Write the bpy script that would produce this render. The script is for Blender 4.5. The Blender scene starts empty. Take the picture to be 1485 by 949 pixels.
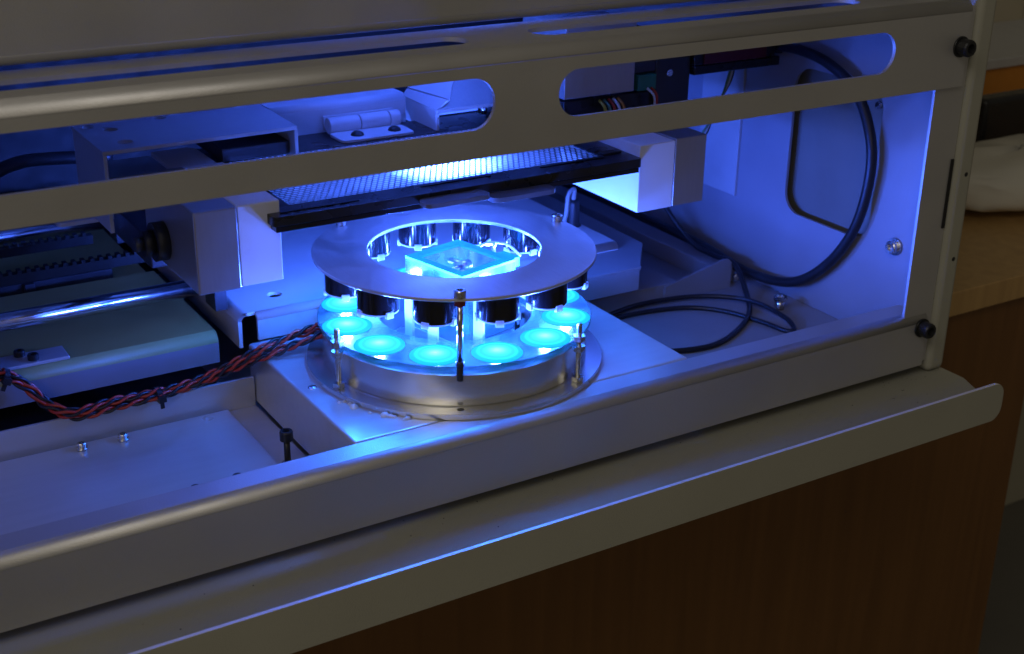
import bpy, math, random
from mathutils import Vector, Matrix
from mathutils.geometry import tessellate_polygon
random.seed(7)
U = 0.01                       # every length below is in centimetres
sc = bpy.context.scene
COL = sc.collection
PI = math.pi
def R_(d): return math.radians(d)

# ------------------------------------------------------------------ camera
cam_d = bpy.data.cameras.new('camera'); cam = bpy.data.objects.new('camera', cam_d); COL.objects.link(cam)
cam_d.sensor_width = 36.0; cam_d.sensor_fit = 'HORIZONTAL'; cam_d.lens = 47.103
cam_d.clip_start = 0.02; cam_d.clip_end = 60.0
cam.matrix_world = Matrix((
    (0.852654, 0.191300, -0.486194, -0.31323),
    (-0.522292, 0.336769, -0.783453, -0.56127),
    (0.013861, 0.921950, 0.387062, 0.28731),
    (0, 0, 0, 1)))
cam_d.dof.use_dof = True; cam_d.dof.focus_distance = 0.65; cam_d.dof.aperture_fstop = 18.0
sc.camera = cam

# ------------------------------------------------------------------ world, lamps, exposure
world = bpy.data.worlds.new('World'); sc.world = world; world.use_nodes = True
bg = world.node_tree.nodes['Background']
bg.inputs['Color'].default_value = (1.0, 0.88, 0.68, 1); bg.inputs['Strength'].default_value = 0.055
def area_lamp(name, loc, target, size, power, color):
    d = bpy.data.lights.new(name, 'AREA'); d.shape = 'RECTANGLE'; d.size = size[0]*U; d.size_y = size[1]*U
    d.energy = power; d.color = color
    o = bpy.data.objects.new(name, d); COL.objects.link(o); o.location = Vector(loc)*U
    o.rotation_euler = (Vector(target)-Vector(loc)).to_track_quat('-Z', 'Y').to_euler()
    return o
area_lamp('ceiling_lamp', (-110, -95, 135), (-5, 0, 5), (120, 60), 4.6, (1.0, 0.94, 0.84))
area_lamp('room_lamp', (-150, -175, 78), (-10, 5, 3), (90, 60), 2.2, (1.0, 0.89, 0.68))
sc.view_settings.view_transform = 'Standard'; sc.view_settings.look = 'None'
sc.view_settings.exposure = 0.35; sc.view_settings.gamma = 1.0; sc.view_settings.use_curve_mapping = False
sc.cycles.use_denoising = True
sc.cycles.max_bounces = 10; sc.cycles.diffuse_bounces = 5; sc.cycles.glossy_bounces = 5
sc.cycles.transmission_bounces = 8; sc.cycles.transparent_max_bounces = 8
sc.cycles.sample_clamp_indirect = 6.0
sc.cycles.caustics_reflective = False; sc.cycles.caustics_refractive = False

# ------------------------------------------------------------------ materials
def mat(name, color, rough=0.5, metal=0.0, bump=0.0, bscale=400.0, var=0.06, vscale=60.0, stretch=None,
        trans=0.0, ior=1.45, emit=None, estr=0.0, coat=0.0, rvar=0.08, spec=0.5, dust=0.0):
    m = bpy.data.materials.new(name); m.use_nodes = True
    nt = m.node_tree; N = nt.nodes; L = nt.links
    b = N['Principled BSDF']
    b.inputs['Roughness'].default_value = rough; b.inputs['Metallic'].default_value = metal
    b.inputs['IOR'].default_value = ior; b.inputs['Transmission Weight'].default_value = trans
    b.inputs['Coat Weight'].default_value = coat; b.inputs['Specular IOR Level'].default_value = spec
    tc = N.new('ShaderNodeTexCoord'); mp = N.new('ShaderNodeMapping')
    L.new(tc.outputs['Object'], mp.inputs['Vector'])
    if stretch: mp.inputs['Scale'].default_value = stretch
    n1 = N.new('ShaderNodeTexNoise'); n1.inputs['Scale'].default_value = vscale; n1.inputs['Detail'].default_value = 6
    L.new(mp.outputs['Vector'], n1.inputs['Vector'])
    mx = N.new('ShaderNodeMix'); mx.data_type = 'RGBA'
    c = Vector(color)
    mx.inputs[6].default_value = (*(c*(1-var*1.6)), 1); mx.inputs[7].default_value = (*[min(1, v*(1+var*1.6)) for v in c], 1)
    L.new(n1.outputs['Fac'], mx.inputs[0])
    L.new(mx.outputs[2], b.inputs['Base Color'])
    # uneven gloss: smudges
    n3 = N.new('ShaderNodeTexNoise'); n3.inputs['Scale'].default_value = vscale*1.1; n3.inputs['Detail'].default_value = 2.5
    L.new(tc.outputs['Object'], n3.inputs['Vector'])
    mr = N.new('ShaderNodeMapRange'); mr.inputs[1].default_value = .3; mr.inputs[2].default_value = .7
    mr.inputs[3].default_value = max(0.02, rough-rvar); mr.inputs[4].default_value = min(1, rough+rvar)
    L.new(n3.outputs['Fac'], mr.inputs[0]); L.new(mr.outputs[0], b.inputs['Roughness'])
    if bump > 0:
        n2 = N.new('ShaderNodeTexNoise'); n2.inputs['Scale'].default_value = bscale; n2.inputs['Detail'].default_value = 4
        L.new(mp.outputs['Vector'], n2.inputs['Vector'])
        bp = N.new('ShaderNodeBump'); bp.inputs['Strength'].default_value = bump; bp.inputs['Distance'].default_value = 0.0004
        L.new(n2.outputs['Fac'], bp.inputs['Height']); L.new(bp.outputs['Normal'], b.inputs['Normal'])
    if emit:
        b.inputs['Emission Color'].default_value = (*emit, 1); b.inputs['Emission Strength'].default_value = estr
    return m

BLUE = (0.05, 0.13, 1.0)        # light of the lamps
CYAN = (0.01, 0.42, 1.0)        # the lit lenses
M = {}
M['rail'] = mat('anodised_aluminium', (0.52, 0.51, 0.505), .46, .66, bump=.25, bscale=1500, var=.05, vscale=25)
M['sheet'] = mat('brushed_aluminium_sheet', (0.62, 0.62, 0.62), .33, .5, bump=.05, bscale=200, var=.05, vscale=22, stretch=(1, 9, 9), rvar=.07)
M['white_sheet'] = mat('white_painted_sheet', (0.66, 0.66, 0.67), .42, 0, bump=.2, bscale=1800, var=.04, vscale=30)
M['cream'] = mat('yellow_toned_sheet', (0.30, 0.26, 0.085), .45, 0, bump=.2, bscale=1500, var=.06, vscale=20)  # yellow holds back the lamps' blue, standing in for shade on the panel
M['case'] = mat('case_paint', (0.33, 0.32, 0.26), .45, 0, bump=.5, bscale=2200, var=.05, vscale=20)
M['bare_edge'] = mat('bare_sheet_edge', (0.80, 0.79, 0.78), .4, .3, var=.04)
M['delrin'] = mat('white_acetal', (0.82, 0.82, 0.82), .35, 0, bump=.05, var=.02)
M['alu'] = mat('machined_aluminium', (0.42, 0.41, 0.40), .33, .75, bump=.06, bscale=300, var=.05, vscale=40, stretch=(12, 12, 1), rvar=.03)
M['ring_alu'] = mat('brushed_ring_aluminium', (0.62, 0.61, 0.60), .36, .6, bump=.25, bscale=500, var=.06, vscale=60, stretch=(18, 1, 1))
M['drum'] = mat('turned_aluminium', (0.72, 0.71, 0.69), .26, .9, bump=.05, bscale=60, var=.02, vscale=30, stretch=(1, 1, 60), rvar=.0)
M['steel'] = mat('polished_steel', (0.62, 0.61, 0.60), .16, 1, var=.03, rvar=.06)
M['zinc'] = mat('zinc_screw', (0.60, 0.59, 0.56), .25, 1, var=.08, vscale=200)
M['black_steel'] = mat('black_oxide_screw', (0.02, 0.02, 0.021), .38, .3, bump=.15)
M['black_gloss'] = mat('glossy_black_plastic', (0.008, 0.008, 0.010), .14, 0, var=.05, rvar=.06)
M['tab'] = mat('sheen_dark_plastic', (0.13, 0.13, 0.14), .22, 0, var=.05, rvar=.05)  # dark plastic, base lightened in place of a reflected sheen
M['panel_grey'] = mat('grey_painted_panel', (0.26, 0.26, 0.275), .42, .15, bump=.25, bscale=1500, var=.07, vscale=25)
M['bracket'] = mat('grey_bracket', (0.52, 0.52, 0.53), .38, .25, bump=.1, bscale=800, var=.06)
M['black'] = mat('black_plastic', (0.014, 0.014, 0.016), .30, 0, bump=.1, bscale=900)
M['rubber'] = mat('black_cable_jacket', (0.012, 0.012, 0.014), .42, 0, bump=.15, bscale=900)
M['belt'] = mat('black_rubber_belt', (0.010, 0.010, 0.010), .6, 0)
M['dark_metal'] = mat('dark_anodised', (0.05, 0.05, 0.055), .4, .4)
def clear_mat(name, clear, haze, rough, tint=(.85, .88, .9)):
    """clear sheet: straight-through light, a little surface haze, glossy surface"""
    m = bpy.data.materials.new(name); m.use_nodes = True; nt = m.node_tree; N = nt.nodes; L = nt.links
    out = N['Material Output']; N.remove(N['Principled BSDF'])
    tr = N.new('ShaderNodeBsdfTransparent'); tr.inputs['Color'].default_value = (.93, .95, .96, 1)
    df = N.new('ShaderNodeBsdfDiffuse'); df.inputs['Color'].default_value = (*tint, 1)
    tl = N.new('ShaderNodeBsdfTranslucent'); tl.inputs['Color'].default_value = (*tint, 1)
    gl = N.new('ShaderNodeBsdfGlossy'); gl.inputs['Roughness'].default_value = rough
    fr = N.new('ShaderNodeFresnel'); fr.inputs['IOR'].default_value = 1.49
    tc = N.new('ShaderNodeTexCoord'); n = N.new('ShaderNodeTexNoise'); n.inputs['Scale'].default_value = 90; n.inputs['Detail'].default_value = 8
    L.new(tc.outputs['Object'], n.inputs['Vector'])
    mr = N.new('ShaderNodeMapRange'); mr.inputs[1].default_value = .35; mr.inputs[2].default_value = .7; mr.inputs[3].default_value = haze*.4; mr.inputs[4].default_value = haze*1.5
    L.new(n.outputs['Fac'], mr.inputs[0])
    a = N.new('ShaderNodeMixShader'); b = N.new('ShaderNodeMixShader'); c = N.new('ShaderNodeMixShader'); a.inputs[0].default_value = .5
    L.new(df.outputs[0], a.inputs[1]); L.new(tl.outputs[0], a.inputs[2])
    L.new(mr.outputs[0], b.inputs[0]); L.new(tr.outputs[0], b.inputs[1]); L.new(a.outputs[0], b.inputs[2])
    L.new(fr.outputs[0], c.inputs[0]); L.new(b.outputs[0], c.inputs[1]); L.new(gl.outputs[0], c.inputs[2]); L.new(c.outputs[0], out.inputs['Surface'])
    return m
M['acrylic'] = clear_mat('clear_acrylic', .9, .11, .22, (.35, .9, .95))  # haze tinted cyan to put the lamps' glow into the disc
M['frosted'] = mat('frosted_acrylic', (0.90, 0.92, 0.93), .45, 0, trans=.35, ior=1.49)
M['clip'] = mat('white_nylon', (0.85, 0.85, 0.85), .4, 0)
M['red_wire'] = mat('red_wire', (0.50, 0.045, 0.02), .38, 0, var=.1, vscale=80)
M['black_wire'] = mat('black_wire', (0.015, 0.014, 0.016), .38, 0)
M['green_wire'] = mat('green_wire', (0.10, 0.22, 0.12), .4, 0)
M['grey_wire'] = mat('grey_wire', (0.45, 0.45, 0.45), .4, 0)
M['white_wire'] = mat('white_wire', (0.75, 0.75, 0.73), .4, 0)
M['pcb_green'] = mat('green_terminal', (0.03, 0.20, 0.12), .4, 0)
M['dark_red'] = mat('dark_red_plastic', (0.10, 0.012, 0.014), .35, 0)
M['yellow'] = mat('yellow_plastic', (0.55, 0.40, 0.05), .4, 0)
M['orange'] = mat('orange_print', (0.55, 0.22, 0.03), .5, 0, var=.2, vscale=15)
M['bag'] = mat('white_plastic_bag', (0.62, 0.60, 0.53), .35, 0, bump=.6, bscale=60, var=.08, vscale=12)
M['grey_floor'] = mat('grey_floor', (0.20, 0.19, 0.17), .5, 0, var=.1, vscale=5)
M['wall'] = mat('pale_wall_paint', (0.50, 0.47, 0.36), .6, 0, var=.05, vscale=4)
M['box_clear'] = clear_mat('hazy_acrylic', .8, .3, .15, (.2, .85, .95))  # cyan tint puts the lamps' glow into the clear box walls
M['dark_sheet'] = mat('dark_olive_sheet', (0.15, 0.145, 0.12), .55, 0)
M['glue'] = clear_mat('clear_glue', .8, .3, .1)
M['label_plate'] = mat('pale_plate', (0.33, 0.33, 0.33), .5, 0)

def wood(name, c1, c2, rough):
    m = bpy.data.materials.new(name); m.use_nodes = True; nt = m.node_tree; N = nt.nodes; L = nt.links; b = N['Principled BSDF']
    tc = N.new('ShaderNodeTexCoord'); mp = N.new('ShaderNodeMapping'); mp.inputs['Scale'].default_value = (60, 60, 3.0)
    n = N.new('ShaderNodeTexNoise'); n.inputs['Scale'].default_value = 1.6; n.inputs['Detail'].default_value = 9; n.inputs['Distortion'].default_value = .6
    cr = N.new('ShaderNodeValToRGB'); cr.color_ramp.elements[0].position = .3; cr.color_ramp.elements[1].position = .72
    cr.color_ramp.elements[0].color = (*c1, 1); cr.color_ramp.elements[1].color = (*c2, 1)
    L.new(tc.outputs['Object'], mp.inputs['Vector']); L.new(mp.outputs['Vector'], n.inputs['Vector'])
    L.new(n.outputs['Fac'], cr.inputs['Fac']); L.new(cr.outputs['Color'], b.inputs['Base Color'])
    b.inputs['Roughness'].default_value = rough
    bp = N.new('ShaderNodeBump'); bp.inputs['Strength'].default_value = .12; bp.inputs['Distance'].default_value = .0004
    L.new(n.outputs['Fac'], bp.inputs['Height']); L.new(bp.outputs['Normal'], b.inputs['Normal'])
    return m
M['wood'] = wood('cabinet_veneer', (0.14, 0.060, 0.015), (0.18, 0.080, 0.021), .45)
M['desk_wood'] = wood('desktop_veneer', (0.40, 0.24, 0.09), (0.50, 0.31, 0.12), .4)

def led_mat(name, strength, ring=True, col=None):
    m = bpy.data.materials.new(name); m.use_nodes = True; nt = m.node_tree; N = nt.nodes; L = nt.links
    b = N['Principled BSDF']; b.inputs['Base Color'].default_value = (.01, .015, .02, 1); b.inputs['Roughness'].default_value = .9; b.inputs['Specular IOR Level'].default_value = 0
    b.inputs['Emission Color'].default_value = (*(col or CYAN), 1)
    if not ring:
        b.inputs['Emission Strength'].default_value = strength; return m
    tc = N.new('ShaderNodeTexCoord'); ln = N.new('ShaderNodeVectorMath'); ln.operation = 'LENGTH'
    L.new(tc.outputs['Object'], ln.inputs[0])
    cr = N.new('ShaderNodeValToRGB'); e = cr.color_ramp.elements
    mr = N.new('ShaderNodeMapRange'); mr.inputs[2].default_value = 1.3*U
    L.new(ln.outputs['Value'], mr.inputs[0]); L.new(mr.outputs[0], cr.inputs[0])
    e[0].position = 0; e[0].color = (1, 1, 1, 1); e[1].position = 1; e[1].color = (.35, .35, .35, 1)
    for p, v in ((.22, .9), (.4, .5), (.62, .42), (.74, .6), (.82, .38)):
        k = e.new(p); k.color = (v, v, v, 1)
    mu = N.new('ShaderNodeMath'); mu.operation = 'MULTIPLY'; mu.inputs[1].default_value = strength
    L.new(cr.outputs['Color'], mu.inputs[0]); L.new(mu.outputs[0], b.inputs['Emission Strength'])
    return m
M['led'] = led_mat('blue_led_lens', 3.2)
M['lens_glow'] = led_mat('added_lens_glow', 72.0, False, (0.02, 0.17, 1.0))  # glow added to the holder lenses to light the mounting plate

def translucent_mat(name, col, tw=.6, clear=0):
    m = bpy.data.materials.new(name); m.use_nodes = True; nt = m.node_tree; N = nt.nodes; L = nt.links
    out = N['Material Output']; b = N['Principled BSDF']; b.inputs['Base Color'].default_value = (*col, 1); b.inputs['Roughness'].default_value = .4
    t = N.new('ShaderNodeBsdfTranslucent'); t.inputs['Color'].default_value = (*col, 1)
    mx = N.new('ShaderNodeMixShader'); mx.inputs[0].default_value = tw
    L.new(b.outputs[0], mx.inputs[1]); L.new(t.outputs[0], mx.inputs[2]); L.new(mx.outputs[0], out.inputs['Surface'])
    if clear:
        tp = N.new('ShaderNodeBsdfTransparent'); m2 = N.new('ShaderNodeMixShader'); m2.inputs[0].default_value = clear
        L.new(mx.outputs[0], m2.inputs[1]); L.new(tp.outputs[0], m2.inputs[2]); L.new(m2.outputs[0], out.inputs['Surface'])
    return m
M['diffuser'] = translucent_mat('milky_film', (.92, .92, .92), .8, .5)
M['lit_acrylic'] = translucent_mat('lit_acrylic', (.12, .8, .9), .5)  # clear acrylic with the lamps' cyan glow put into its colour
M['milky'] = translucent_mat('milky_acrylic', (.88, .9, .92))

# ------------------------------------------------------------------ mesh building
WORLD = {}
class MB:
    def __init__(s): s.v = []; s.f = []; s.sm = []; s.mi = []; s.cur = 0
    def add(s, vs, fs, smooth=False):
        o = len(s.v); s.v += [tuple(p) for p in vs]
        for f in fs: s.f.append([i+o for i in f]); s.sm.append(smooth); s.mi.append(s.cur)
        return s
    def box(s, x0, x1, y0, y1, z0, z1):
        v = [(x, y, z) for z in (z0, z1) for y in (y0, y1) for x in (x0, x1)]
        return s.add(v, [(0, 2, 3, 1), (4, 5, 7, 6), (0, 1, 5, 4), (1, 3, 7, 5), (3, 2, 6, 7), (2, 0, 4, 6)])
    def hexa(s, b, t):
        return s.add(list(b)+list(t), [(3, 2, 1, 0), (4, 5, 6, 7), (0, 1, 5, 4), (1, 2, 6, 5), (2, 3, 7, 6), (3, 0, 4, 7)])
    def lathe(s, prof, c=(0, 0, 0), seg=32, axis='z', smooth=True, sharp=True):
        """prof: list of (r, h); a new ring is started for each point, flat breaks when sharp"""
        c = Vector(c)
        def P(r, h, a):
            x, y = r*math.cos(a), r*math.sin(a)
            return c+Vector({'z': (x, y, h), 'x': (h, x, y), 'y': (y, h, x)}[axis])
        for i in range(len(prof)-1):
            (r0, h0), (r1, h1) = prof[i], prof[i+1]
            vs = []; fs = []
            for k in range(seg):
                a = 2*PI*k/seg; vs += [P(r0, h0, a), P(r1, h1, a)]
            for k in range(seg):
                j = (k+1) % seg; fs.append((2*k, 2*j, 2*j+1, 2*k+1))
            s.add(vs, fs, smooth)
        return s
    def cyl(s, p0, p1, r, seg=16, r1=None, caps=True):
        p0, p1 = Vector(p0), Vector(p1); d = (p1-p0).normalized(); r1 = r if r1 is None else r1
        a = d.orthogonal().normalized(); b = d.cross(a)
        vs = []
        for p, rr in ((p0, r), (p1, r1)):
            for k in range(seg):
                t = 2*PI*k/seg; vs.append(p+rr*(a*math.cos(t)+b*math.sin(t)))
        s.add(vs, [(k, (k+1) % seg, (k+1) % seg+seg, k+seg) for k in range(seg)], True)
        if caps:
            s.add(vs[:seg], [tuple(reversed(range(seg)))]); s.add(vs[seg:], [tuple(range(seg))])
        return s
    def hexnut(s, c, r, h, axis=(0, 0, 1), rot=0):
        c = Vector(c); d = Vector(axis).normalized(); a = d.orthogonal().normalized(); b = d.cross(a)
        vs = [c+d*z+r*(a*math.cos(rot+PI/3*k)+b*math.sin(rot+PI/3*k)) for z in (0, h) for k in range(6)]
        return s.add(vs, [(k, (k+1) % 6, (k+1) % 6+6, k+6) for k in range(6)]+[tuple(range(5, -1, -1)), tuple(range(6, 12))])
    def tube(s, pts, r, seg=8):
        pts = [Vector(p) for p in pts]; n = len(pts); vs = []; fs = []
        up = None
        for i, p in enumerate(pts):
            d = (pts[min(i+1, n-1)]-pts[max(i-1, 0)]).normalized()
            if up is None: up = d.orthogonal().normalized()
            up = (up-d*up.dot(d)).normalized(); b = d.cross(up)
            for k in range(seg):
                t = 2*PI*k/seg; vs.append(p+r*(up*math.cos(t)+b*math.sin(t)))
        for i in range(n-1):
            for k in range(seg):
                j = (k+1) % seg; fs.append((i*seg+k, i*seg+j, (i+1)*seg+j, (i+1)*seg+k))
        s.add(vs, fs, True)
        s.add(vs[:seg], [tuple(reversed(range(seg)))]); s.add(vs[-seg:], [tuple(range(seg))])
        return s
    def plate(s, outer, holes, w0, w1, fr, edge=0):
        """sheet with holes; 2D outlines mapped by fr(u, v, w)"""
        loops = [outer]+list(holes)
        flat = [p for l in loops for p in l]
        tri = tessellate_polygon([[Vector((p[0], p[1], 0)) for p in l] for l in loops])
        for w, flip in ((w0, True), (w1, False)):
            vs = [fr(p[0], p[1], w) for p in flat]; s.add(vs, [tuple(reversed(t)) if flip else tuple(t) for t in tri])
        s.cur = edge
        for l in loops:
            n = len(l); sm = n > 12
            vs = [fr(p[0], p[1], w0) for p in l]+[fr(p[0], p[1], w1) for p in l]
            s.add(vs, [(k, (k+1) % n, (k+1) % n+n, k+n) for k in range(n)], False)
        s.cur = 0
        return s
    def build(s, name, m, parent=None, bevel=0.0, origin=None, seg=2, angle=35, fix=True, smooth_angle=None):
        xs = [Vector(v) for v in s.v]
        if origin is None:
            lo = Vector([min(v[i] for v in xs) for i in range(3)]); hi = Vector([max(v[i] for v in xs) for i in range(3)])
            origin = (lo+hi)/2
        origin = Vector(origin)
        me = bpy.data.meshes.new(name)
        me.from_pydata([(v-origin)*U for v in xs], [], s.f)
        me.polygons.foreach_set('use_smooth', s.sm)
        ms = m if isinstance(m, (list, tuple)) else [m]
        for q in ms: me.materials.append(M[q])
        if len(ms) > 1: me.polygons.foreach_set('material_index', s.mi)
        import bmesh
        b = bmesh.new(); b.from_mesh(me)
        bmesh.ops.remove_doubles(b, verts=b.verts, dist=1e-6)
        if fix: bmesh.ops.recalc_face_normals(b, faces=b.faces)
        b.to_mesh(me); b.free()
        o = bpy.data.objects.new(name, me); COL.objects.link(o)
        place(o, origin, parent)
        if bevel > 0:
            md = o.modifiers.new('bevel', 'BEVEL'); md.width = bevel*U; md.segments = seg; md.limit_method = 'ANGLE'
            md.angle_limit = R_(angle); md.harden_normals = True
            for p in me.polygons: p.use_smooth = True
        return o
def place(o, origin, parent):
    WORLD[o.name] = Vector(origin)
    if parent is not None:
        o.parent = parent; o.location = (Vector(origin)-WORLD[parent.name])*U
    else:
        o.location = Vector(origin)*U
def tag(o, label, cat, group=None):
    o['label'] = label; o['category'] = cat
    if group: o['group'] = group
    return o
def thing(name, loc, label, cat, group=None):
    o = bpy.data.objects.new(name, None); COL.objects.link(o); o.empty_display_size = .01
    place(o, loc, None); return tag(o, label, cat, group)
def copy_part(o, parent, loc=None, rz=None):
    c = o.copy(); COL.objects.link(c); c.parent = parent
    if loc is not None: c.location = Vector(loc)*U
    if rz is not None: c.rotation_euler = (0, 0, rz)
    for ch in list(o.children):
        d = ch.copy(); COL.objects.link(d); d.parent = c
    return c
def rrect(u0, u1, v0, v1, r, n=6):
    pts = []
    for cx, cy, a0 in ((u1-r, v1-r, 0), (u0+r, v1-r, 90), (u0+r, v0+r, 180), (u1-r, v0+r, 270)):
        for k in range(n+1):
            a = R_(a0+90*k/n); pts.append((cx+r*math.cos(a), cy+r*math.sin(a)))
    return pts
def circ(u, v, r, n=20): return [(u+r*math.cos(2*PI*k/n), v+r*math.sin(2*PI*k/n)) for k in range(n)]
def slot(u0, u1, v0, v1, n=12): return rrect(u0, u1, v0, v1, (v1-v0)/2-.001, n)
FXZ = lambda u, v, w: (u, w, v)      # sheet standing along x
FXY = lambda u, v, w: (u, v, w)      # sheet lying flat
FYZ = lambda u, v, w: (w, u, v)      # sheet standing along y
def spline(pts, n=12):
    pts = [Vector(p) for p in pts]; P = [2*pts[0]-pts[1]]+pts+[2*pts[-1]-pts[-2]]; out = []
    for i in range(1, len(P)-2):
        for k in range(n):
            t = k/n; a, b, c, d = P[i-1:i+3]
            out.append(.5*((2*b)+(c-a)*t+(2*a-5*b+4*c-d)*t*t+(3*b-a-3*c+d)*t**3))
    out.append(pts[-1]); return out

# ================================================================== setting
o = MB().box(-160, 260, -160, 140, -76, -75).build('floor', 'grey_floor'); o['kind'] = 'structure'
o = MB().box(-160, 260, 56, 58, -74.9, 120).build('wall', 'wall'); o['kind'] = 'structure'
trunk = MB().box(113.4, 115.2, 54.6, 55.95, -4.7, 60).build('wall_batten', 'wall', None, .15)
tag(trunk, 'pale vertical batten on the wall behind the desk at far right', 'trim')

desk = thing('desk', (0, 30, -75), 'brown wooden desk with dark cabinet front carrying the instrument', 'desk')
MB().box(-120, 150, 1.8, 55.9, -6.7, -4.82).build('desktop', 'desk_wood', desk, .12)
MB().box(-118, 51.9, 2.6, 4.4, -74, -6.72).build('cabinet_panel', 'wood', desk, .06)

# ================================================================== instrument case
XL = -36.0
case = thing('instrument_case', (0, 5, -4.8), 'open grey sheet metal instrument case with slotted front rails and fold-out shelf', 'machine')
def bend(mb, x0, x1, yc, zc, r_out, th, n=10):
    """quarter bend from the front face (-y) to the top face (+z)"""
    for r in (r_out, r_out-th):
        vs = []; fs = []
        for k in range(n+1):
            a = PI/2*k/n; y = yc-r*math.cos(a); z = zc+r*math.sin(a); vs += [(x0, y, z), (x1, y, z)]
        for k in range(n): fs.append((2*k, 2*k+1, 2*k+3, 2*k+2))
        mb.add(vs, fs, True)
    for x in (x0, x1):
        vs = []; fs = []
        for k in range(n+1):
            a = PI/2*k/n
            for r in (r_out, r_out-th): vs.append((x, yc-r*math.cos(a), zc+r*math.sin(a)))
        for k in range(n): fs.append((2*k, 2*k+2, 2*k+3, 2*k+1))
        mb.add(vs, fs)
def screw_head(mb, c, d, r, h, socket=True):
    """cap screw head: chamfered cylinder with a hex recess; d is outward"""
    c = Vector(c); d = Vector(d).normalized(); a = d.orthogonal().normalized(); b = d.cross(a); n = 20
    def ring(rr, hh, m=n): return [c+d*hh+rr*(a*math.cos(2*PI*k/m)+b*math.sin(2*PI*k/m)) for k in range(m)]
    prof = [(r, 0), (r, h*.86), (r*.88, h), (r*.56, h), (r*.5, h*.45), (0.001, h*.45)]
    for (r0, h0), (r1, h1) in zip(prof, prof[1:]):
        m = n; A = ring(r0, h0); B = ring(r1, h1)
        mb.add(A+B, [(k, (k+1) % n, (k+1) % n+n, k+n) for k in range(n)], False)
    return mb

# lower rail
mb = MB()
mb.plate([(XL, -3.3), (26.75, -3.3), (26.75, -.55), (XL, -.55)], [], -8.0, -7.8, FXZ)
bend(mb, XL, 26.75, -7.45, -.55, .55, .2)
mb.plate([(XL, -7.45), (26.75, -7.45), (26.75, -6.22), (XL, -6.22)], [], -.2, 0, FXY)
lower = mb.build('lower_rail', 'rail', case, fix=True)
# upper rail with slots in both faces
mb = MB()
mb.plate([(XL, 13.14), (26.75, 13.14), (26.75, 17.1), (XL, 17.1)],
         [slot(-24.6, -2.45, 14.4, 16.62), slot(.78, 21.35, 14.4, 16.52)], -8.0, -7.8, FXZ)
bend(mb, XL, 26.75, -7.4, 17.1, .6, .2)
mb.plate([(XL, -7.4), (26.75, -7.4), (26.75, -2.7), (XL, -2.7)],
         [slot(-24.6, -2.3, -6.15, -4.35), slot(1.0, 20.9, -6.15, -4.35)], 17.5, 17.7, FXY)
upper = mb.build('upper_rail', 'rail', case)
# side panel with rounded window, folded front flange
mb = MB()
mb.plate([(-6.7, -2.6), (31, -2.6), (31, 17.4), (-6.7, 17.4)], [rrect(-3.2, 4.1, 2.9, 12.1, 1.3)], 26.2, 26.38, FYZ)
side = mb.build('side_panel', 'panel_grey', case)
MB().box(26.2, 27.25, -6.9, -6.705, -2.9, 17.3).build('front_flange', 'rail', side, .04)
for c, d in (((26.2, -5.4, 3.33), (-1, 0, 0)),):
    screw_head(MB().cyl((26.19, -5.4, 3.33), (26.06, -5.4, 3.33), .52, 20), (26.06, -5.4, 3.33), (-1, 0, 0), .38, .35).build('screw', 'zinc', side)
MB().box(25.0, 27.27, -7.77, -7.58, -3.2, 17.35).build('front_post', 'rail', side, .03)
MB().box(27.05, 27.28, -7.3, 30.8, -3.5, 17.4).build('window_dark_sheet', 'dark_sheet', side)  # added dark sheet, keeps the view through the side window dark
MB().box(27.0, 27.2, -7.85, -7.78, 5.0, 9.0).build('gap_shade', 'belt', side)  # black strip standing in for the dark slot beside the outer wall
MB().box(26.0, 26.19, 8.6, 12.6, 2.6, 13).build('label_plate', 'label_plate', side, .03)
MB().cyl((26.19, -2.9, 11.1), (26.05, -2.9, 11.1), .22, 12).build('rivet', 'zinc', side)
# outer case wall (its rounded front edge stands right of the rails)
mb = MB().box(27.3, 28.75, -8.05, 31, -3.98, 34)
wallp = mb.build('outer_wall', 'case', case, .42, seg=4)
for z in (3.05, 8.05):
    MB().cyl((28.1, -8.04, z), (28.1, -8.065, z), .13, 14).build('screw_hole', 'black', wallp)
# floor pan, back wall, lid
MB().box(XL, 27.2, -7.4, 31, -4.78, -4.27).build('base_pan', 'rail', case, .05)
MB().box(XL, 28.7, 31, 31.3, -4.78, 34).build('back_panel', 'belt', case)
MB().box(10.9, 26.19, -7.7, 30.9, -2.9, -2.6).build('floor_pan', 'panel_grey', case, .03)
mb = MB()
mb.plate([(XL, 18.35), (26.7, 18.35), (26.7, 34), (XL, 34)], [], -3.2, -3.0, FXZ)
n = 8
vs = []; fs = []
for r in (.45, .25):
    vs = []; fs = []
    for k in range(n+1):
        a = PI/2*k/n; y = -2.75-r*math.cos(a); z = 18.35-r*math.sin(a); vs += [(XL, y, z), (26.7, y, z)]
    for k in range(n): fs.append((2*k, 2*k+1, 2*k+3, 2*k+2))
    mb.add(vs, fs, True)
mb.plate([(XL, -2.75), (26.7, -2.75), (26.7, 6), (XL, 6)], [], 17.9, 18.1, FXY)
MBlid = mb.build('lid', 'rail', case)
MB().box(XL, 28.7, -3.0, 31, 34, 34.3).build('roof', 'rail', case)  # unseen top, added to keep room light out of the interior
MB().box(XL, 26.1, 6.05, 30.9, 17.9, 18.1).build('bounce_sheet', 'white_sheet', case)  # unseen white sheet added to bounce the beams down onto the hinge
MB().box(XL-.3, XL, -3, 31, -4.7, 34).build('far_side_panel', 'white_sheet', case)
# rail bolts
for p in ((26.2, -8.0, 15.3), (26.3, -8.0, -.85)):
    screw_head(MB().cyl((p[0], -7.99, p[2]), (p[0], -8.1, p[2]), .56, 20), (p[0], -8.1, p[2]), (0, -1, 0), .46, .62).build('bolt', 'black_steel', case)
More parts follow.
